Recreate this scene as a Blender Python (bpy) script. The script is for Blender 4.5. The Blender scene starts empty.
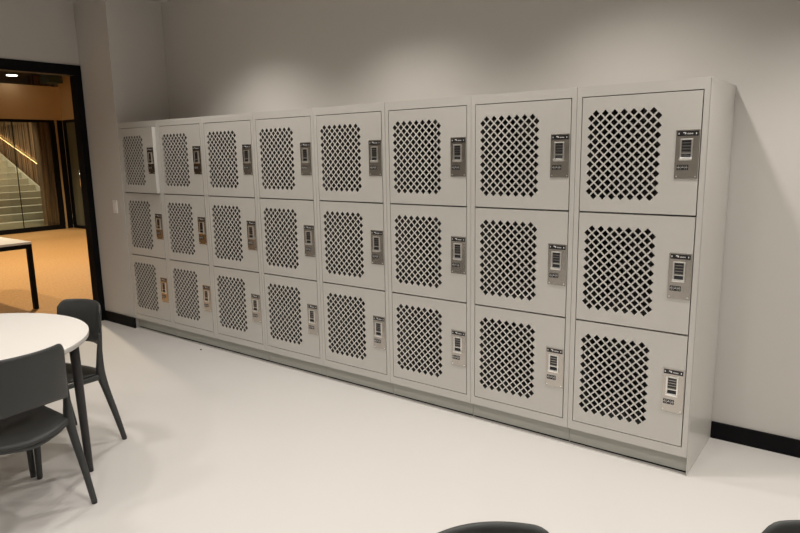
import bpy, bmesh, math, random
from mathutils import Vector, Matrix

random.seed(7)
PI = math.pi
SC = bpy.context.scene
COL = SC.collection

# ------------------------------------------------------------------ camera
yaw, pit, rol = -0.64988, 0.17690, -0.01797
F = Vector((math.sin(yaw) * math.cos(pit), math.cos(yaw) * math.cos(pit), -math.sin(pit)))
R = Vector((math.cos(yaw), -math.sin(yaw), 0))
U = R.cross(F)
R2 = R * math.cos(rol) + U * math.sin(rol)
U2 = -R * math.sin(rol) + U * math.cos(rol)
cd = bpy.data.cameras.new('camera')
cam = bpy.data.objects.new('camera', cd)
COL.objects.link(cam)
M = Matrix((R2, U2, -F)).transposed().to_4x4()
M.translation = Vector((5.53585, -3.13919, 1.58824))
cam.matrix_world = M
cd.sensor_width = 36.0
cd.lens = 637.335 / 800 * 36
cd.clip_start = 0.02
SC.camera = cam

# ------------------------------------------------------------------ world, exposure, lights
w = bpy.data.worlds.new('world')
SC.world = w
w.use_nodes = True
w.node_tree.nodes['Background'].inputs[0].default_value = (0.02, 0.02, 0.02, 1)
w.node_tree.nodes['Background'].inputs[1].default_value = 1.0
SC.view_settings.view_transform = 'Standard'
SC.view_settings.look = 'None'
SC.view_settings.gamma = 1.0
SC.view_settings.use_curve_mapping = False
SC.view_settings.exposure = 0.3

WARM = (1.0, 0.945, 0.875)


def spot(name, loc, power, size, blend=0.5, color=WARM, radius=0.05, aim=(0, 0, -1)):
    l = bpy.data.lights.new(name, 'SPOT')
    l.energy = power
    l.spot_size = math.radians(size)
    l.spot_blend = blend
    l.color = color
    l.shadow_soft_size = radius
    o = bpy.data.objects.new(name, l)
    COL.objects.link(o)
    o.location = loc
    o.rotation_euler = Vector(aim).to_track_quat('-Z', 'Y').to_euler()
    return o


def area(name, loc, power, sx, sy, color=WARM, aim=(0, 0, -1)):
    l = bpy.data.lights.new(name, 'AREA')
    l.shape = 'RECTANGLE'
    l.size = sx
    l.size_y = sy
    l.energy = power
    l.color = color
    o = bpy.data.objects.new(name, l)
    COL.objects.link(o)
    o.location = loc
    o.rotation_euler = Vector(aim).to_track_quat('-Z', 'Y').to_euler()
    return o


for lx in (1.45, 2.92, 4.38, 5.85, 7.3):  # rightmost one is added out of view to brighten the wall past the lockers
    spot('wall_and_added_downlight', (lx, -0.36, 2.97), 86 if lx > 5 else 58, 116, 0.7)
for lx, ly in ((1.45, -2.0), (2.92, -2.0), (4.38, -2.0), (5.85, -2.0), (2.2, -3.65), (4.38, -3.65), (6.6, -3.65), (3.0, -5.4)):
    spot('room_downlight', (lx, ly, 2.97), (66 if lx > 5 else 50) if ly > -3 else 62, 140, 0.8, radius=0.10)
# hall beyond the doorway
HALLC = (1.0, 0.84, 0.60)
for lx, ly in ((-2.3, 0.35), (-4.4, 1.6), (-6.6, 2.8), (-4.4, -1.5), (-7.6, 0.8)):
    spot('hall_downlight', (lx, ly, 3.42), 250, 120, 0.6, color=HALLC, radius=0.05)
for lx, ly in ((-11.5, 2.6), (-13.5, 2.2)):
    spot('stair_downlight', (lx, ly, 4.6), 330, 110, 0.6, color=(1.0, 0.88, 0.66), radius=0.06)


# ------------------------------------------------------------------ materials
def mat(name, col, rough=0.5, metal=0.0, noise=0.0, nscale=40.0, bump=0.0, bscale=300.0, emit=None, est=0.0,
        spec=0.5, coat=0.0, aniso=None):
    m = bpy.data.materials.new(name)
    m.use_nodes = True
    nt = m.node_tree
    b = nt.nodes['Principled BSDF']
    b.inputs['Base Color'].default_value = (*col, 1)
    b.inputs['Roughness'].default_value = rough
    b.inputs['Metallic'].default_value = metal
    b.inputs['Specular IOR Level'].default_value = spec
    b.inputs['Coat Weight'].default_value = coat
    tc = nt.nodes.new('ShaderNodeTexCoord')
    if noise:
        n = nt.nodes.new('ShaderNodeTexNoise')
        n.inputs['Scale'].default_value = nscale
        n.inputs['Detail'].default_value = 4
        nt.links.new(tc.outputs['Object'], n.inputs['Vector'])
        mx = nt.nodes.new('ShaderNodeMix')
        mx.data_type = 'RGBA'
        mx.inputs['A'].default_value = (*[c * (1 - noise) for c in col], 1)
        mx.inputs['B'].default_value = (*[min(1, c * (1 + noise)) for c in col], 1)
        nt.links.new(n.outputs['Fac'], mx.inputs['Factor'])
        nt.links.new(mx.outputs['Result'], b.inputs['Base Color'])
    if bump:
        n2 = nt.nodes.new('ShaderNodeTexNoise')
        n2.inputs['Scale'].default_value = bscale
        n2.inputs['Detail'].default_value = 3
        if aniso:
            mp = nt.nodes.new('ShaderNodeMapping')
            mp.inputs['Scale'].default_value = aniso
            nt.links.new(tc.outputs['Object'], mp.inputs['Vector'])
            nt.links.new(mp.outputs['Vector'], n2.inputs['Vector'])
        else:
            nt.links.new(tc.outputs['Object'], n2.inputs['Vector'])
        bp = nt.nodes.new('ShaderNodeBump')
        bp.inputs['Strength'].default_value = bump
        bp.inputs['Distance'].default_value = 0.002
        nt.links.new(n2.outputs['Fac'], bp.inputs['Height'])
        nt.links.new(bp.outputs['Normal'], b.inputs['Normal'])
    if emit:
        b.inputs['Emission Color'].default_value = (*emit, 1)
        b.inputs['Emission Strength'].default_value = est
    return m


def wood_mat(name, c1, c2, scale, axis_scale, rough=0.45):
    m = bpy.data.materials.new(name)
    m.use_nodes = True
    nt = m.node_tree
    b = nt.nodes['Principled BSDF']
    b.inputs['Roughness'].default_value = rough
    tc = nt.nodes.new('ShaderNodeTexCoord')
    mp = nt.nodes.new('ShaderNodeMapping')
    mp.inputs['Scale'].default_value = axis_scale
    n = nt.nodes.new('ShaderNodeTexNoise')
    n.inputs['Scale'].default_value = scale
    n.inputs['Detail'].default_value = 5
    cr = nt.nodes.new('ShaderNodeValToRGB')
    cr.color_ramp.elements[0].position = 0.3
    cr.color_ramp.elements[0].color = (*c1, 1)
    cr.color_ramp.elements[1].position = 0.7
    cr.color_ramp.elements[1].color = (*c2, 1)
    nt.links.new(tc.outputs['Object'], mp.inputs['Vector'])
    nt.links.new(mp.outputs['Vector'], n.inputs['Vector'])
    nt.links.new(n.outputs['Fac'], cr.inputs['Fac'])
    nt.links.new(cr.outputs['Color'], b.inputs['Base Color'])
    return m


MT = {
    'wall': mat('wall_paint', (0.58, 0.56, 0.53), 0.85, noise=0.015, nscale=3, bump=0.08, bscale=260, spec=0.2),
    'ceil': mat('ceiling_paint', (0.60, 0.58, 0.55), 0.9, spec=0.1),
    'floor': mat('floor_vinyl', (0.61, 0.59, 0.57), 0.40, noise=0.012, nscale=1.6, bump=0.03, bscale=60, spec=0.35),
    'black': mat('black_vinyl', (0.004, 0.004, 0.005), 0.6, spec=0.12),
    'paint': mat('locker_enamel', (0.56, 0.545, 0.51), 0.27, noise=0.01, nscale=8, bump=0.05, bscale=700, spec=0.5),
    'steel': mat('brushed_steel', (0.55, 0.52, 0.48), 0.24, metal=1.0, bump=0.15, bscale=60, aniso=(1, 1, 30)),
    'plinth': mat('locker_enamel_shaded', (0.40, 0.40, 0.36), 0.32),  # locker enamel made darker, shade under the frame put into its tone
    'inside': mat('locker_inside_shaded', (0.16, 0.155, 0.145), 0.6),  # darkened grey: the dimness inside the lockers is put into the colour
    'bezel': mat('polished_bezel', (0.95, 0.94, 0.91), 0.30, metal=1.0),
    'button': mat('black_button', (0.02, 0.02, 0.024), 0.35),
    'ink': mat('black_label', (0.012, 0.012, 0.014), 0.3),
    'white': mat('white_print', (0.75, 0.74, 0.72), 0.5),
    'chair': mat('grey_polypropylene', (0.038, 0.040, 0.039), 0.46, bump=0.12, bscale=500, spec=0.45),
    'glide': mat('black_glide', (0.01, 0.01, 0.01), 0.5),
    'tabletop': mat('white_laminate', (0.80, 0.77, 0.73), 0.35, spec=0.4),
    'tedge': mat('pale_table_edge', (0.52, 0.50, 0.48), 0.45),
    'tleg': mat('black_table_leg', (0.018, 0.017, 0.018), 0.42),
    'hfloor': wood_mat('cork_floor', (0.42, 0.215, 0.075), (0.62, 0.36, 0.145), 5.0, (3.0, 14.0, 1.0), 0.38),
    'soffit': mat('ochre_wall', (0.52, 0.38, 0.215), 0.8, noise=0.05, nscale=2),
    'hceil': mat('dark_hall_ceiling', (0.03, 0.04, 0.035), 0.8),
    'duct': mat('duct_metal', (0.035, 0.055, 0.05), 0.7),
    'brown': mat('brown_bulkhead', (0.17, 0.12, 0.08), 0.8),
    'post': mat('brass_strip', (0.42, 0.30, 0.15), 0.5),
    'stone': mat('pale_stair_stone', (0.52, 0.50, 0.42), 0.6, noise=0.05, nscale=3),
    'lamp': mat('lamp_glow', (1, 0.95, 0.85), 0.5, emit=(1, 0.93, 0.80), est=6.0),
    'led': mat('led_glow', (1, 0.8, 0.5), 0.5, emit=(1, 0.62, 0.25), est=9.0),
    'swit': mat('switch_plastic', (0.80, 0.79, 0.76), 0.4),
}


def slat_mat():
    m = bpy.data.materials.new('walnut_slats')
    m.use_nodes = True
    nt = m.node_tree
    b = nt.nodes['Principled BSDF']
    b.inputs['Roughness'].default_value = 0.55
    tc = nt.nodes.new('ShaderNodeTexCoord')
    mp = nt.nodes.new('ShaderNodeMapping')
    mp.inputs['Scale'].default_value = (9, 9, 0.25)
    n = nt.nodes.new('ShaderNodeTexNoise')
    n.inputs['Scale'].default_value = 2.2
    n.inputs['Detail'].default_value = 3
    cr = nt.nodes.new('ShaderNodeValToRGB')
    cr.color_ramp.elements[0].position = 0.32
    cr.color_ramp.elements[0].color = (0.035, 0.018, 0.008, 1)
    cr.color_ramp.elements[1].position = 0.68
    cr.color_ramp.elements[1].color = (0.34, 0.19, 0.10, 1)
    nt.links.new(tc.outputs['Object'], mp.inputs['Vector'])
    nt.links.new(mp.outputs['Vector'], n.inputs['Vector'])
    nt.links.new(n.outputs['Fac'], cr.inputs['Fac'])
    nt.links.new(cr.outputs['Color'], b.inputs['Base Color'])
    return m


MT['slat'] = slat_mat()


def glass_mat(name, tint, gloss=0.10, rough=0.02):
    m = bpy.data.materials.new(name)
    m.use_nodes = True
    nt = m.node_tree
    nt.nodes.clear()
    out = nt.nodes.new('ShaderNodeOutputMaterial')
    tr = nt.nodes.new('ShaderNodeBsdfTransparent')
    tr.inputs[0].default_value = (*tint, 1)
    gl = nt.nodes.new('ShaderNodeBsdfGlossy')
    gl.inputs['Roughness'].default_value = rough
    mx = nt.nodes.new('ShaderNodeMixShader')
    mx.inputs[0].default_value = gloss
    nt.links.new(tr.outputs[0], mx.inputs[1])
    nt.links.new(gl.outputs[0], mx.inputs[2])
    nt.links.new(mx.outputs[0], out.inputs[0])
    return m


MT['glass'] = glass_mat('clear_glass', (0.90, 0.92, 0.88), 0.06)
MT['glassdk'] = mat('dark_glass_painted_reflection', (0.13, 0.135, 0.10), 0.16, noise=0.15, nscale=1.2, spec=0.7)  # opaque pane, the reflected grey-green is put into its base colour


# ------------------------------------------------------------------ mesh helpers
class MB:
    def __init__(self):
        self.bm = bmesh.new()
        self.mats = []

    def mi(self, m):
        if m is None:
            return 0
        if m not in self.mats:
            self.mats.append(m)
        return self.mats.index(m)

    def box(self, x0, x1, y0, y1, z0, z1, m=None, bev=0.0):
        i = self.mi(m)
        vs = [self.bm.verts.new((x, y, z)) for x in (x0, x1) for y in (y0, y1) for z in (z0, z1)]
        fs = []
        for q in ((0, 1, 3, 2), (4, 6, 7, 5), (0, 4, 5, 1), (2, 3, 7, 6), (0, 2, 6, 4), (1, 5, 7, 3)):
            f = self.bm.faces.new([vs[k] for k in q])
            f.material_index = i
            fs.append(f)
        if bev:
            es = list({e for f in fs for e in f.edges})
            r = bmesh.ops.bevel(self.bm, geom=es, offset=bev, segments=2, affect='EDGES', profile=0.6)
            for f in r['faces']:
                f.material_index = i
        return self

    def prism(self, pts, axis, a0, a1, m=None):
        """pts: 2D outline; extruded along axis ('x','y','z') from a0 to a1"""
        i = self.mi(m)

        def P(p, a):
            if axis == 'y':
                return (p[0], a, p[1])
            if axis == 'x':
                return (a, p[0], p[1])
            return (p[0], p[1], a)
        A = [self.bm.verts.new(P(p, a0)) for p in pts]
        B = [self.bm.verts.new(P(p, a1)) for p in pts]
        fs = [self.bm.faces.new(A), self.bm.faces.new(B[::-1])]
        n = len(pts)
        for k in range(n):
            fs.append(self.bm.faces.new((A[k], B[k], B[(k + 1) % n], A[(k + 1) % n])))
        for f in fs:
            f.material_index = i
        return self

    def tube(self, path, radii, m=None, seg=14, sq=None, up=Vector((0, 0, 1)), caps=True):
        """sweep; radii: list of (ra, rb); sq: superellipse exponent"""
        i = self.mi(m)
        path = [Vector(p) for p in path]
        rings = []
        n = len(path)
        for k, p in enumerate(path):
            t = (path[min(k + 1, n - 1)] - path[max(k - 1, 0)]).normalized()
            a = t.cross(up)
            if a.length < 1e-4:
                a = t.cross(Vector((0, 1, 0)))
            a.normalize()
            b = a.cross(t).normalized()
            ra, rb = radii[k] if isinstance(radii[k], tuple) else (radii[k], radii[k])
            ring = []
            for s in range(seg):
                th = 2 * PI * s / seg
                c, sn = math.cos(th), math.sin(th)
                if sq:
                    c = math.copysign(abs(c) ** (2 / sq), c)
                    sn = math.copysign(abs(sn) ** (2 / sq), sn)
                ring.append(self.bm.verts.new(p + a * (ra * c) + b * (rb * sn)))
            rings.append(ring)
        for k in range(n - 1):
            for s in range(seg):
                f = self.bm.faces.new((rings[k][s], rings[k][(s + 1) % seg], rings[k + 1][(s + 1) % seg], rings[k + 1][s]))
                f.material_index = i
                f.smooth = True
        if caps:
            f = self.bm.faces.new(rings[0][::-1]); f.material_index = i
            f = self.bm.faces.new(rings[-1]); f.material_index = i
        return self

    def disc(self, cx, cy, z0, z1, r, seg=96, m=None, m_side=None, bev=0.002):
        i, j = self.mi(m), self.mi(m_side or m)
        prof = [(r - bev, z1), (r, z1 - bev), (r, z0 + bev), (r - bev, z0)]
        rings = [[self.bm.verts.new((cx + rr * math.cos(2 * PI * s / seg), cy + rr * math.sin(2 * PI * s / seg), zz))
                  for s in range(seg)] for rr, zz in prof]
        f = self.bm.faces.new(rings[0]); f.material_index = i
        f = self.bm.faces.new(rings[-1][::-1]); f.material_index = i
        for k in range(3):
            for s in range(seg):
                f = self.bm.faces.new((rings[k][s], rings[k + 1][s], rings[k + 1][(s + 1) % seg], rings[k][(s + 1) % seg]))
                f.material_index = j if k else i
                f.smooth = True
        return self

    def grid(self, fn, nu, nv, m=None, closed=False):
        """two-sided shell from fn(u,v,side) with thickness"""
        i = self.mi(m)
        L = []
        for side in (0, 1):
            L.append([[self.bm.verts.new(fn(a / nu, b / nv, side)) for b in range(nv + 1)] for a in range(nu + 1)])
        fs = []
        for a in range(nu):
            for b in range(nv):
                fs.append((L[0][a][b], L[0][a + 1][b], L[0][a + 1][b + 1], L[0][a][b + 1]))
                fs.append((L[1][a][b], L[1][a][b + 1], L[1][a + 1][b + 1], L[1][a + 1][b]))
        for a in range(nu):
            fs.append((L[0][a][0], L[1][a][0], L[1][a + 1][0], L[0][a + 1][0]))
            fs.append((L[0][a][nv], L[0][a + 1][nv], L[1][a + 1][nv], L[1][a][nv]))
        for b in range(nv):
            fs.append((L[0][0][b], L[0][0][b + 1], L[1][0][b + 1], L[1][0][b]))
            fs.append((L[0][nu][b], L[1][nu][b], L[1][nu][b + 1], L[0][nu][b + 1]))
        for q in fs:
            f = self.bm.faces.new(q)
            f.material_index = i
            f.smooth = True
        return self

    def build(self, name, m=None, parent=None, loc=None, rotz=None, normals=True):
        if normals:
            bmesh.ops.recalc_face_normals(self.bm, faces=self.bm.faces)
        me = bpy.data.meshes.new(name)
        self.bm.to_mesh(me)
        self.bm.free()
        for x in self.mats:
            me.materials.append(x)
        if not self.mats and m:
            me.materials.append(m)
        o = bpy.data.objects.new(name, me)
        COL.objects.link(o)
        if parent:
            o.parent = parent
        if loc:
            o.location = loc
        if rotz is not None:
            o.rotation_euler.z = rotz
        return o


def tag(o, label=None, cat=None, group=None, kind=None):
    if label:
        o['label'] = label
    if cat:
        o['category'] = cat
    if group:
        o['group'] = group
    if kind:
        o['kind'] = kind
    return o


def empty(name, loc=(0, 0, 0), rz=0.0):
    o = bpy.data.objects.new(name, None)
    COL.objects.link(o)
    o.location = loc
    o.rotation_euler.z = rz
    o.empty_display_size = 0.1
    return o


def copy_tree(o, parent=None):
    c = o.copy()
    COL.objects.link(c)
    c.parent = parent
    for ch in list(o.children):
        copy_tree(ch, c)
    return c


def struct(mb, name, m, label, cat):
    o = mb.build(name, m)
    return tag(o, label, cat, kind='structure')


# ------------------------------------------------------------------ the room
W = 0.61069       # locker width
H = 1.89
D = 0.5425        # wall behind lockers at y = D
XL = -0.544       # left (doorway) wall
XR, YB, ZC = 8.6, -6.6, 3.0
TH = 0.15

struct(MB().box(XL, XR + TH, YB - TH, D + TH, -0.1, 0.0), 'floor', MT['floor'],
       'pale grey smooth vinyl floor of the locker room', 'floor')
struct(MB().box(XL - TH, XR + TH, YB - TH, D + TH, ZC, ZC + 0.1), 'ceiling', MT['ceil'],
       'plain pale ceiling above the lockers', 'ceiling')
struct(MB().box(0.0, XR + TH, D, D + TH, 0, ZC), 'wall_back', MT['wall'],
       'off-white wall behind and right of the lockers', 'wall')
struct(MB().box(XR, XR + TH, YB, D, 0, ZC), 'wall_right', MT['wall'], 'off-white far right wall of the room', 'wall')
struct(MB().box(XL, XR, YB - TH, YB, 0, ZC), 'wall_front', MT['wall'], 'off-white wall behind the viewer', 'wall')
TL = 0.09
# short wall pier left of the lockers (front face flush with them)
struct(MB().box(XL - TL, -0.004, -0.004, D + TH, 0, ZC), 'wall_pier', MT['wall'],
       'narrow off-white wall pier between doorway and lockers, carrying the light switch', 'wall')
# doorway wall
DY0, DY1, DZ = -2.0, -0.006, 2.435
mb = MB()
mb.box(XL - TL, XL, YB - TH, DY0, 0, ZC)
mb.box(XL - TL, XL, DY0, DY1, DZ, ZC)
struct(mb, 'wall_left', MT['wall'], 'off-white wall around the black-framed doorway on the left', 'wall')
# black door frame, slightly proud of the wall
mb = MB()
fx0, fx1 = XL - TL - 0.006, XL + 0.012
fw = 0.092
mb.box(fx0, fx1, DY1 - fw * 0.62, DY1, 0, DZ)
mb.box(fx0, fx1, DY0, DY0 + fw, 0, DZ)
mb.box(fx0, fx1, DY0 + fw, DY1 - fw * 0.62, DZ - fw, DZ)
tag(mb.build('door_frame', MT['black']), 'black metal frame of the open doorway to the hall', 'door frame',
    kind='structure').name = 'trim_1'
# baseboards
struct(MB().box(8 * W + 0.004, XR, D - 0.012, D, 0, 0.094), 'baseboard_back', MT['black'],
       'black vinyl baseboard right of the lockers', 'baseboard')
struct(MB().box(XL + 0.013, 0.012, -0.02, -0.0045, 0, 0.098), 'baseboard_left', MT['black'],
       'black vinyl baseboard on the wall pier beside the doorway', 'baseboard')
struct(MB().box(XR - 0.012, XR, YB, D - 0.012, 0, 0.094), 'baseboard_right', MT['black'],
       'black vinyl baseboard of the right wall', 'baseboard')
struct(MB().box(XL, XL + 0.012, YB, DY0, 0, 0.094), 'baseboard_doorway', MT['black'],
       'black vinyl baseboard left of the doorway', 'baseboard')

# ------------------------------------------------------------------ lockers
TR, ZB, SR = 0.048, 0.1432, 0.026           # top rail, bottom of lowest door, side stile
TI = (H - TR - ZB) / 3                      # tier pitch
GAP = 0.0043
DW = W - 2 * SR                             # door opening width
PZ = 0.0957                                 # bottom of the frame above the plinth
DEP = D - 0.008


def make_body():
    t = 0.003
    mb = MB()
    # side sheets, back, top, bottom, shelves
    I, Pm = MT['inside'], MT['paint']
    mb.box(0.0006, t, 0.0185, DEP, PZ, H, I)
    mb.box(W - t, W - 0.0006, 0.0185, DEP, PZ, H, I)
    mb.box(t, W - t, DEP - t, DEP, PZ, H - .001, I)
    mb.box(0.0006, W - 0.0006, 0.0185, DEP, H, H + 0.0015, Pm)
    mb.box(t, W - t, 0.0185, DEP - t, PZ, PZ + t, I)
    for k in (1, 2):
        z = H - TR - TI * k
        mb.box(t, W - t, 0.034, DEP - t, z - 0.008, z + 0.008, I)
    # face frame
    z0, z1 = PZ, H + 0.0015
    mb.box(0.0008, SR, 0, 0.018, z0, z1, Pm, bev=0.0016)
    mb.box(W - SR, W - 0.0008, 0, 0.018, z0, z1, Pm, bev=0.0016)
    mb.box(SR - 0.001, W - SR + 0.001, 0.0002, 0.018, H - TR, z1 - 0.0002, Pm)
    mb.box(SR - 0.001, W - SR + 0.001, 0.0002, 0.018, PZ, ZB, Pm)
    # latch-side jamb stops behind the doors
    mb.box(SR - 0.001, SR + 0.008, 0.034, 0.04, ZB, H - TR, I)
    mb.box(W - SR - 0.008, W - SR + 0.001, 0.034, 0.04, ZB, H - TR, I)
    return mb


HP, VP = 0.0455, 0.0446        # pitch of the diamond holes


def make_door_mesh():
    w_, h_ = DW - 2 * GAP, TI - 2 * GAP
    cu = bpy.data.curves.new('door_outline', 'CURVE')
    cu.dimensions = '2D'
    cu.fill_mode = 'BOTH'
    cu.extrude = 0.0009

    def poly(pts):
        s = cu.splines.new('POLY')
        s.points.add(len(pts) - 1)
        for i, p in enumerate(pts):
            s.points[i].co = (p[0], p[1], 0, 1)
        s.use_cyclic_u = True
    poly([(0, 0), (w_, 0), (w_, h_), (0, h_)])
    r = 0.0173
    c = r * 0.16
    ox, oz = 0.076 - SR - GAP, 0.104 - GAP

    def dia(x, z):
        poly([(x - c, z + r - c), (x - c * 0.4, z + r - c * .35), (x + c * 0.4, z + r - c * .35), (x + c, z + r - c),
              (x + r - c, z + c), (x + r - c * .35, z), (x + r - c, z - c),
              (x + c, z - r + c), (x + c * .4, z - r + c * .35), (x - c * .4, z - r + c * .35), (x - c, z - r + c),
              (x - r + c, z - c), (x - r + c * .35, z), (x - r + c, z + c)])
    for j in range(9):
        for i in range(8):
            dia(ox + HP * i, oz + VP * j)
    for j in range(10):
        for i in range(7):
            dia(ox + HP * (i + 0.5), oz + VP * (j - 0.5))
    o = bpy.data.objects.new('tmp', cu)
    COL.objects.link(o)
    dg = bpy.context.evaluated_depsgraph_get()
    me = bpy.data.meshes.new_from_object(o.evaluated_get(dg))
    bpy.data.objects.remove(o)
    bm = bmesh.new()
    bm.from_mesh(me)
    bm.transform(Matrix.Rotation(PI / 2, 4, 'X'))          # (x, y, z) -> (x, -z, y)
    bm.transform(Matrix.Translation((0, 0.0009, 0)))
    bpy.data.meshes.remove(me)
    mb = MB()
    mb.bm.free()
    mb.bm = bm
    for f in bm.faces:
        f.smooth = False
    # folded returns round the edge
    d0, d1, t = 0.0018, 0.031, 0.002
    mb.box(0, t, d0, d1, 0, h_)
    mb.box(w_ - t, w_, d0, d1, 0, h_)
    mb.box(t, w_ - t, d0, d1, 0, t)
    mb.box(t, w_ - t, d0, d1, h_ - t, h_)
    return mb


proto_root = empty('locker')
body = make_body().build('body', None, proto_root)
plinth = MB().box(0.001, W - 0.001, 0.032, 0.036, 0.011, PZ - 0.001).box(
    0.001, 0.003, 0.038, DEP, 0.0, PZ - 0.001).box(W - 0.003, W - 0.001, 0.038, DEP, 0.0, PZ - 0.001).build(
    'plinth', MT['plinth'], proto_root)
MB().box(0.004, W - 0.004, 0.038, 0.042, 0.0, 0.02).build('gap_shade_strip', MT['black'], proto_root)  # black strip stands in for the shade in the gap under the plinth

door = make_door_mesh().build('door', MT['paint'], proto_root, normals=True)
door.data.materials.clear()
door.data.materials.append(MT['paint'])
# lock: x .477-.578, z .175-.397 measured from the unit's left edge and the tier's bottom
lx0, lx1, lz0, lz1 = 0.477 - SR - GAP, 0.5785 - SR - GAP, 0.171 - GAP, 0.392 - GAP
lw = lx1 - lx0


def lock_parts(parent):
    y = -0.0026
    # plate with a slightly bent latch-side edge
    mb = MB()
    mb.box(lx0, lx1, y, 0.0, lz0, lz1, bev=0.0008)
    pl = mb.build('lock_plate', MT['steel'], parent)
    tag(pl, 'brushed steel lock plate')
    # screws
    for sx, sz in ((lx0 + 0.010, lz0 + 0.010), (lx1 - 0.010, lz0 + 0.010)):
        MB().tube([(sx, y + 0.0005, sz), (sx, y - 0.0012, sz)], [0.0032, 0.0028], MT['bezel'], seg=10).build(
            'screw', None, parent)
    # black maker's strip along the top with pale print
    mb = MB()
    z1, z0 = lz1 - 0.006, lz1 - 0.0285
    mb.box(lx0 + 0.006, lx1 - 0.006, y - 0.001, y + 0.0002, z0, z1, MT['ink'])
    xm = (lx0 + lx1) / 2
    zc = (z0 + z1) / 2
    yy0, yy1 = y - 0.0014, y - 0.0008
    for dx, dz, ww, hh in ((-0.038, 0, .004, .008), (0.036, 0, .004, .008),
                           (-0.016, 0.004, .009, .005), (-0.010, 0.001, .006, .008)):
        mb.box(xm + dx - ww / 2, xm + dx + ww / 2, yy0, yy1, zc + dz - hh / 2, zc + dz + hh / 2, MT['white'])
    for k in range(6):
        xx = xm - 0.002 + k * 0.0042
        mb.box(xx, xx + 0.0026, yy0, yy1, zc - 0.0035, zc + 0.0015 + 0.001 * (k % 2), MT['white'])
    mb.build('maker_label', None, parent)
    # bezel frame around the push buttons, with a scooped finger pull below them
    bx0, bx1 = 0.4975 - SR - GAP, 0.5525 - SR - GAP
    bz0, bz1 = 0.257 - GAP, 0.352 - GAP
    mb = MB()
    t = 0.007
    yb = y - 0.006
    mb.box(bx0, bx0 + t, yb, y, bz0, bz1, MT['bezel'], bev=0.0018)
    mb.box(bx1 - t, bx1, yb, y, bz0 + 0.006, bz1, MT['bezel'], bev=0.0018)
    mb.box(bx0 + t - 0.001, bx1 - t + 0.001, yb, y, bz1 - t * .8, bz1, MT['bezel'], bev=0.0015)
    mb.box(bx0 - 0.002, bx1 + 0.001, yb - 0.005, y, bz0 - 0.002, bz0 + 0.0105, MT['bezel'], bev=0.003)
    mb.box(bx0 + t, bx1 - t, yb + 0.001, y, bz0 + 0.028, bz0 + 0.032, MT['bezel'])
    mb.build('bezel', None, parent)
    mb = MB()
    n = 4
    zz0, zz1 = bz0 + 0.034, bz1 - t
    mb.box(bx0 + t, bx1 - t, y - 0.0018, y + .0003, zz0 - 0.002, zz1, MT['button'])
    hgt = (zz1 - zz0) / n
    for k in range(n):
        mb.box(bx0 + t + 0.0035, bx1 - t - 0.0035, y - 0.0045, y - 0.0018, zz0 + hgt * k + 0.0038,
               zz0 + hgt * (k + 1) - 0.0008, MT['button'], bev=0.0008)
        mb.box(bx0 + t + 0.001, bx1 - t - 0.001, y - 0.0032, y - 0.0017, zz0 + hgt * k + 0.0002,
               zz0 + hgt * k + 0.0028, MT['steel'])
    mb.build('push_buttons', None, parent)
    mb = MB()
    mb.prism([(y + .0003, bz0 + 0.028), (y - 0.0012, bz0 + 0.028), (y - 0.006, bz0 + 0.011), (y + .0003, bz0 + 0.011)],
             'x', bx0 + t + .0005, bx1 - t - .0005, MT['button'])
    mb.build('finger_pull', None, parent)
    # small black instruction label with pale marks
    mb = MB()
    qx0, qx1, qz0, qz1 = lx0 + 0.010, lx0 + 0.060, 0.2105 - GAP, 0.2345 - GAP
    mb.box(qx0, qx1, y - 0.0009, y + 0.0002, qz0, qz1, MT['ink'])
    for k, (a, b) in enumerate(((0.03, .30), (.36, .62), (.68, .95))):
        mb.box(qx0 + (qx1 - qx0) * a, qx0 + (qx1 - qx0) * b, y - 0.0013, y - 0.0007,
               (qz0 + qz1) / 2 - 0.0012, (qz0 + qz1) / 2 + 0.0014, MT['white'])
    for k in range(5):
        xx = qx0 + 0.006 + k * 0.0088
        mb.box(xx, xx + 0.0036, y - 0.0013, y - 0.0007, qz0 + 0.0165 + (k % 2) * .001, qz0 + 0.0195, MT['white'])
        if k != 2:
            mb.box(xx + 0.001, xx + 0.004, y - 0.0013, y - 0.0007, qz0 + 0.004, qz0 + 0.0068, MT['white'])
    mb.build('instruction_label', None, parent)


lock_parts(door)
door.location = (SR + GAP, 0.0, ZB + GAP)
for k in (1, 2):
    d = copy_tree(door, proto_root)
    d.location = (SR + GAP, 0.0, ZB + GAP + TI * k)

LAB = [
    'grey steel three-door locker at the far left end, its top door slightly ajar',
    'grey steel three-door locker, second from the wall pier, next to the one ajar',
    'grey steel three-door locker, third from the wall pier',
    'grey steel three-door locker, fourth from the wall pier, just left of the row middle',
    'grey steel three-door locker, fourth from the exposed right end, just right of the middle',
    'grey steel three-door locker, third from the exposed right end of the row',
    'grey steel three-door locker, second from the exposed right end of the row',
    'grey steel three-door locker at the near right end, with its full side panel exposed',
]
lockers = []
for i in range(8):
    o = proto_root if i == 0 else copy_tree(proto_root)
    lockers.append(o)
for i, o in enumerate(lockers):
    o.location = (W * i, 0, 0)
    tag(o, LAB[i], 'locker', 'grey three-door lockers in one row')
# the top left door stands a little open (hinged on its left edge)
for ch in lockers[0].children:
    if ch.name.startswith('door') and ch.location.z > 1.2:
        ch.rotation_euler.z = math.radians(-3.0)
        tag(ch, 'perforated top door standing slightly ajar')
# end panel of the last locker
mb = MB()
mb.box(W + 0.0004, W + 0.0034, 0.0006, DEP + 0.002, 0.0, H + 0.0015, bev=0.001)
tag(mb.build('side_panel', MT['paint'], lockers[7]), 'smooth full-height grey end panel')

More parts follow.
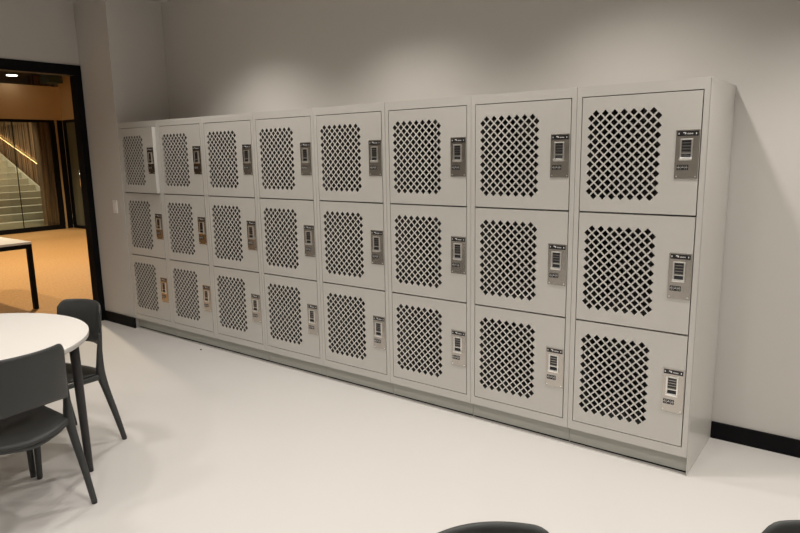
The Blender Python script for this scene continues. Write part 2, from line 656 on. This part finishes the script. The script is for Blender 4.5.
# ------------------------------------------------------------------ light switch
sw = empty('light_switch', (-0.155, -0.004, 1.14))
tag(sw, 'white double light switch on the wall pier beside the doorway', 'light switch')
MB().box(-0.036, 0.036, -0.007, 0.0, -0.06, 0.06, bev=0.002).build('switch_plate', MT['swit'], sw)
MB().box(-0.018, 0.018, -0.0105, -0.0072, -0.034, 0.034, bev=0.0015).build('rocker', MT['swit'], sw)


# ------------------------------------------------------------------ chairs
def lerp(a, b, t):
    return a + (b - a) * t


def smooth_path(pts, n=6):
    """Catmull-Rom through tuples (x,y,z,ra,rb)"""
    out = []
    P = [pts[0]] + list(pts) + [pts[-1]]
    for k in range(1, len(P) - 2):
        p0, p1, p2, p3 = P[k - 1:k + 3]
        for s in range(n):
            t = s / n
            out.append(tuple(0.5 * (2 * b + (c - a) * t + (2 * a - 5 * b + 4 * c - d) * t * t + (3 * b - a - 3 * c + d) * t ** 3)
                             for a, b, c, d in zip(p0, p1, p2, p3)))
    out.append(tuple(pts[-1]))
    return out


def leg_mesh(pts, m, glide=True):
    pp = smooth_path(pts, 7)
    mb = MB()
    mb.tube([p[:3] for p in pp], [(p[3], p[4]) for p in pp], m, seg=16, sq=2.6, up=Vector((0, 1, 0)))
    return mb


def back_y(x, z):
    """centre surface of the curved backrest"""
    base = 0.213 + (z - 0.60) * 0.075
    return base + 0.078 * (1 - (x / 0.185) ** 2)


def make_chair():
    root = empty('chair')
    m = MT['chair']
    # backrest shell: u across, v up
    zt, zb = 0.795, 0.540

    def bfn(u, v, side):
        s = 2 * u - 1
        hw = lerp(0.196, 0.186, v)
        x = hw * s
        # rounded top corners, gently sagging lower edge
        a = abs(s)
        top = zt - 0.040 * max(0, (a - 0.74) / 0.26) ** 2.6 - 0.006 * a * a
        bot = zb + 0.010 - 0.036 * a ** 2.2
        z = lerp(bot, top, v)
        y = back_y(x * 0.185 / 0.192, z)
        n = Vector((2 * 0.078 * x / 0.185 ** 2 * 1.0, 1, 0)).normalized()
        th = 0.0075
        e = min(u, 1 - u, v, 1 - v) * 14
        th *= 0.35 + 0.65 * min(1, e) ** 0.5
        sg = -1 if side else 1
        return Vector((x, y, z)) + n * th * sg
    MB().grid(bfn, 36, 20).build('backrest', m, root)
    # seat shell, dished
    def sfn(u, v, side):
        s = 2 * u - 1
        y = lerp(-0.212, 0.208, v)
        hw = lerp(0.198, 0.188, v)
        fr = max(0, (0.12 - v) / 0.12)
        hw -= 0.03 * fr ** 2
        x = hw * s
        z = 0.445 - 0.030 * v - 0.018 * (1 - s * s) * math.sin(PI * min(1, v * 1.05)) - 0.030 * fr ** 2 + 0.0
        if v > 0.8:      # rear rim sags towards the middle and bows back
            k = (v - 0.8) / 0.2
            z -= 0.020 * k * k * (1 - s * s)
            y += 0.065 * k * (1 - s * s)
        th = 0.008
        sg = -1 if side else 1
        if side:
            z -= 0.0
        return Vector((x, y, z + th * sg))
    MB().grid(sfn, 28, 28).build('seat', m, root)
    for s in (-1, 1):
        # rear leg rising into the backrest side
        pts = [(s * 0.220, 0.280, 0.006, 0.0125, 0.013), (s * 0.212, 0.249, 0.15, 0.014, 0.0155),
               (s * 0.200, 0.210, 0.32, 0.0165, 0.019), (s * 0.196, 0.190, 0.415, 0.018, 0.024),
               (s * 0.195, 0.192, 0.48, 0.014, 0.020), (s * 0.193, 0.200, 0.56, 0.010, 0.014),
               (s * 0.187, 0.212, 0.64, 0.004, 0.005)]
        lg = leg_mesh(pts, m).build('leg', m, root)
        MB().tube([(s * 0.2202, 0.2805, 0.0), (s * 0.220, 0.2802, 0.0062)], [0.0122, 0.0126], MT['glide']).build(
            'glide', None, lg)
        pts = [(s * 0.218, -0.225, 0.006, 0.0125, 0.013), (s * 0.209, -0.213, 0.18, 0.014, 0.0155),
               (s * 0.199, -0.198, 0.36, 0.0155, 0.019), (s * 0.190, -0.185, 0.415, 0.015, 0.020)]
        lg = leg_mesh(pts, m).build('leg', m, root)
        MB().tube([(s * 0.2182, -0.2255, 0.0), (s * 0.218, -0.2252, 0.0062)], [0.0122, 0.0126], MT['glide']).build(
            'glide', None, lg)
        # side rail under the seat edge
        pts = [(s * 0.196, 0.196, 0.405, 0.012, 0.022), (s * 0.198, 0.14, 0.403, 0.010, 0.016),
               (s * 0.198, -0.02, 0.408, 0.010, 0.014), (s * 0.194, -0.13, 0.408, 0.010, 0.016),
               (s * 0.190, -0.192, 0.400, 0.012, 0.022)]
        pp = smooth_path(pts, 6)
        MB().tube([p[:3] for p in pp], [(p[3], p[4]) for p in pp], m, seg=12, up=Vector((0, 0, 1))).build(
            'side_rail', m, root)
    # rear rail bowing back between the legs, under the seat rim
    pts = [(-0.196, 0.190, 0.408, 0.012, 0.016), (-0.11, 0.238, 0.390, 0.009, 0.012), (0, 0.258, 0.376, 0.009, 0.012),
           (0.11, 0.238, 0.390, 0.009, 0.012), (0.196, 0.190, 0.408, 0.012, 0.016)]
    pp = smooth_path(pts, 8)
    MB().tube([p[:3] for p in pp], [(p[3], p[4]) for p in pp], m, seg=12, up=Vector((0, 0, 1))).build('rear_rail', m, root)
    return root


chair = make_chair()
CH = [
    ((2.466, -2.078), math.radians(-84), 'dark grey plastic chair nearest the viewer at the round white table, seen from behind'),
    ((2.0165, -1.686), math.radians(9), 'dark grey plastic chair on the far side of the round table, before the doorway'),
    ((5.128, -2.240), math.radians(54), 'dark grey plastic chair cut by the bottom edge, only its curved back top showing mid-right'),
    ((5.602, -1.890), math.radians(8), 'dark grey plastic chair at the bottom right corner, only its back top showing'),
]
for i, ((x, y), rz, lab) in enumerate(CH):
    o = chair if i == 0 else copy_tree(chair)
    o.location = (x, y, 0)
    o.rotation_euler.z = rz
    tag(o, lab, 'chair', 'dark grey plastic chairs')

# ------------------------------------------------------------------ round table
TX, TY, TRD = 2.017, -2.155, 0.6535
tb = empty('round_table', (TX, TY, 0))
tag(tb, 'round white table with black legs and chairs pushed in, at the left edge', 'table')
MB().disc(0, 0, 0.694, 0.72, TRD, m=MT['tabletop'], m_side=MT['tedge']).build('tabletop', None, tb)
a0 = math.atan2(-1.685 - TY, 2.400 - TX)
rf = math.hypot(2.400 - TX, -1.685 - TY)
for k in range(4):
    a = a0 + PI / 2 * k
    c, s = math.cos(a), math.sin(a)
    mb = MB()
    n = 6
    mb.tube([(c * lerp(rf, rf - 0.012, t / n), s * lerp(rf, rf - 0.012, t / n), lerp(0, 0.692, t / n)) for t in range(n + 1)],
            [lerp(0.0175, 0.0235, t / n) for t in range(n + 1)], MT['tleg'], seg=18)
    mb.build('leg', None, tb)
# under-top frame
mb = MB()
for k in range(4):
    a, b = a0 + PI / 2 * k, a0 + PI / 2 * (k + 1)
    r = rf - 0.03
    mb.tube([(r * math.cos(a), r * math.sin(a), 0.672), (r * math.cos(b), r * math.sin(b), 0.672)], [(0.012, 0.018)] * 2,
            MT['tleg'], seg=10, sq=6)
mb.build('frame', None, tb)

# contact shadow along the lockers, put in as a thin grey floor strip
struct(MB().box(1.2 * W, 8 * W - 0.03, 0.004, 0.026, 0.0, 0.002), 'contact_shadow_strip', MT['tedge'],
       'contact shadow along the locker plinths, drawn as a thin grey floor strip', 'painted shadow')
# crumb on the floor near the plinth
tag(MB().tube([(1.113, -0.087, 0.0), (1.117, -0.083, 0.004), (1.121, -0.08, 0.001)], [0.005, 0.007, 0.003], MT['glide'],
              seg=8).build('debris_crumb'), 'tiny dark crumb on the pale floor before the lockers', 'crumb')

# ------------------------------------------------------------------ hall beyond the doorway
GX = -9.45          # glazed partition plane
GY = 4.05
hx1 = XL - TL
hall_floor = struct(MB().box(GX - 0.06, XL, -7, GY + 0.1, -0.1, -0.0005), 'floor_hall', MT['hfloor'],
                    'warm orange-brown floor of the hall', 'floor')
struct(MB().box(-17.5, GX - 0.06, -3, 6, -0.1, -0.0005), 'floor_stair_hall', MT['stone'],
       'pale floor at the foot of the stairs', 'floor')
struct(MB().box(GX - 0.1, hx1, -7, GY + 0.1, 3.55, 3.65), 'ceiling_hall', MT['hceil'], 'dark hall ceiling', 'ceiling')
struct(MB().box(GX - 0.08, GX + 0.0, -7, GY, 2.44, 3.17), 'wall_hall_end', MT['soffit'],
       'ochre wall band above the hall glazing', 'wall')
struct(MB().box(GX - 0.5, GX - 0.4, -7, GY + 0.1, 2.44, 3.55), 'wall_hall_bulkhead', MT['brown'],
       'brown bulkhead above the ochre band', 'wall')
struct(MB().box(GX - 0.02, hx1 - 0.01, GY, GY + 0.1, 2.44, 3.55), 'wall_hall_side', MT['soffit'],
       'ochre side wall above the dark glass door', 'wall')
struct(MB().box(-6.2, hx1 - 0.01, GY, GY + 0.1, 0.0, 2.44), 'wall_hall_right', MT['soffit'],
       'ochre side wall of the hall', 'wall')
struct(MB().box(-10.5, hx1, -7.1, -7.0, 0.0, 3.6), 'wall_hall_front', MT['soffit'], 'far left hall wall', 'wall')
struct(MB().box(-17.6, -17.5, -3, 6, 0.0, 5.0), 'wall_stair_end', MT['soffit'], 'wall behind the stairs', 'wall')
struct(MB().box(-17.5, GX - 0.1, -3, 6, 5.0, 5.1), 'ceiling_stair_hall', MT['hceil'], 'dark ceiling over the stairs', 'ceiling')
struct(MB().box(-17.5, -9.9, 4.66, 4.76, 0.0, 5.0), 'wall_stair_side', MT['hceil'], 'wall carrying the timber slats', 'wall')

# glazed partition: frame, panes, mullions
wn = empty('window_1', (GX, 0, 0))
tag(wn, 'black-framed glass partition before the stairs', 'window', kind='structure')
mb = MB()
mb.box(-0.05, 0.0, -7, 3.87, 0.0, 0.10)
mb.box(-0.05, 0.0, -7, 3.87, 2.38, 2.44)
mb.box(-0.05, 0.0, 3.78, 3.88, 0.1, 2.38)
mb.box(-0.05, 0.0, 3.92, 4.05, 0.0, 2.44)
for y in (2.99, 1.6, 0.2, -1.2, -2.6, -4.0):
    mb.box(-0.04, -0.01, y - 0.004, y + 0.004, 0.1, 2.38)
mb.build('window_frame', MT['black'], wn)
MB().box(-0.05, 0.01, 3.88, 3.92, 0.0, 2.44).build('corner_post', MT['post'], wn)
MB().box(-0.032, -0.022, -7, 3.78, 0.10, 2.38).build('pane', MT['glass'], wn)
# dark glass door in the side wall
dr = empty('door_1', (GX, GY, 0))
tag(dr, 'dark glass door in the hall side wall', 'door', kind='structure')
mb = MB()
mb.box(0.01, 3.2, 0.0, 0.05, 0.0, 0.07)
mb.box(0.01, 3.2, 0.0, 0.05, 2.38, 2.44)
mb.box(0.01, 0.13, 0.0, 0.05, 0.07, 2.38)
mb.box(3.08, 3.2, 0.0, 0.05, 0.07, 2.38)
mb.build('door_frame', MT['black'], dr)
MB().box(0.13, 3.08, 0.02, 0.03, 0.07, 2.38).build('pane', MT['glassdk'], dr)
MB().tube([(0.62, -0.04, 0.95), (0.62, -0.04, 1.35)], [0.012, 0.012], MT['steel'], seg=10).build('door_handle', None, dr)

# stairs behind the glass
st = empty('staircase', (-10.35, 0, 0))
tag(st, 'pale stone stairs rising beyond the hall glass partition', 'stairs')
pts = [(0, 0)]
n = 15
for k in range(n):
    pts.append((-0.37 * k, 0.155 * (k + 1)))
    pts.append((-0.37 * (k + 1), 0.155 * (k + 1)))
pts.append((-0.37 * n, 0))
MB().prism(pts, 'y', -2.6, 4.49).build('steps', MT['stone'], st)
sp = [(0.05, 0), (0.05, 0.17), (-0.37 * n, 0.155 * n + 0.17), (-0.37 * n, 0)]
MB().prism(sp, 'y', 4.495, 4.53).build('stringer', MT['stone'], st)

# slatted timber wall along the stairs with lit handrail
sl = empty('slatted_wall', (-9.95, 4.61, 0))
tag(sl, 'dark timber slat wall beside the stairs with a glowing handrail', 'slatted wall')
mb = MB()
x = -0.35
rnd = random.Random(3)
while x > -7.4:
    wd = rnd.uniform(0.05, 0.10)
    mb.box(x - wd, x, -0.02 - rnd.uniform(0, 0.03), 0.04, 0.0, 4.9)
    x -= wd + rnd.uniform(0.02, 0.05)
mb.build('slats', MT['slat'], sl)
mb = MB()
mb.tube([(-1.0, -0.10, 1.51 - 0.353 * 1.05), (-7.0, -0.10, 1.51 + 0.353 * 4.95)], [(0.03, 0.02)] * 2, MT['post'], seg=8)
mb.build('handrail', None, sl)
mb = MB()
mb.tube([(-1.0, -0.085, 1.475 - 0.353 * 1.05), (-7.0, -0.085, 1.475 + 0.353 * 4.95)], [(0.012, 0.012)] * 2, MT['led'], seg=8)
mb.build('light_strip', None, sl)
tag(sl.children[-1], 'warm glowing light strip below the handrail')
# slatted column in front
cl = empty('slatted_column', (-9.62, 3.57, 0))
tag(cl, 'brown timber slat column just behind the glass partition corner', 'column')
mb = MB()
mb.box(-0.25, -0.03, 0.02, 0.46, 0.0, 3.4)
y = 0.0
while y < 0.43:
    wd = rnd.uniform(0.03, 0.055)
    mb.box(-0.03, 0.0 + rnd.uniform(-0.012, 0), y, y + wd, 0.06, 3.4)
    y += wd + 0.014
mb.build('slats', MT['slat'], cl)

# hall table
ht = empty('hall_table', (-1.66, -0.19, 0))
tag(ht, 'square-cornered table with white top and black frame in the hall', 'table')
mb = MB()
mb.box(-1.60, 0.03, -0.80, 0.03, 0.705, 0.728)
mb.build('tabletop', MT['tabletop'], ht)
mb = MB()
t = 0.045
mb.box(-1.60, 0.03, 0.03 - t, 0.03, 0.66, 0.704)
mb.box(-1.60, 0.03, -0.80, -0.80 + t, 0.66, 0.704)
mb.box(0.03 - t, 0.03, -0.80 + t, 0.03 - t, 0.66, 0.704)
mb.box(-1.60, -1.60 + t, -0.80 + t, 0.03 - t, 0.66, 0.704)
mb.build('frame', MT['black'], ht)
for lx in (0.03 - t, -1.60):
    for ly in (0.03 - t, -0.80):
        MB().box(lx, lx + t, ly, ly + t, 0.0, 0.66).build('leg', MT['black'], ht)

# hall ceiling: duct and round lamp
du = tag(MB().box(-9.35, -8.95, 3.62, 3.92, 3.20, 3.55, bev=0.01).build('ceiling_duct', MT['duct']),
         'dark green-grey duct box under the hall ceiling in the corner', 'duct')
lm = empty('ceiling_lamp', (-9.2, 3.0, 3.32))
tag(lm, 'round glowing downlight below the dark hall ceiling', 'ceiling light')
MB().tube([(0, 0, 0.0), (0, 0, 0.19)], [0.11, 0.11], MT['duct'], seg=24).build('housing', None, lm)
tag(MB().disc(0, 0, -0.012, -0.001, 0.10, seg=32, m=MT['lamp']).build('diffuser', None, lm), 'glowing white diffuser')
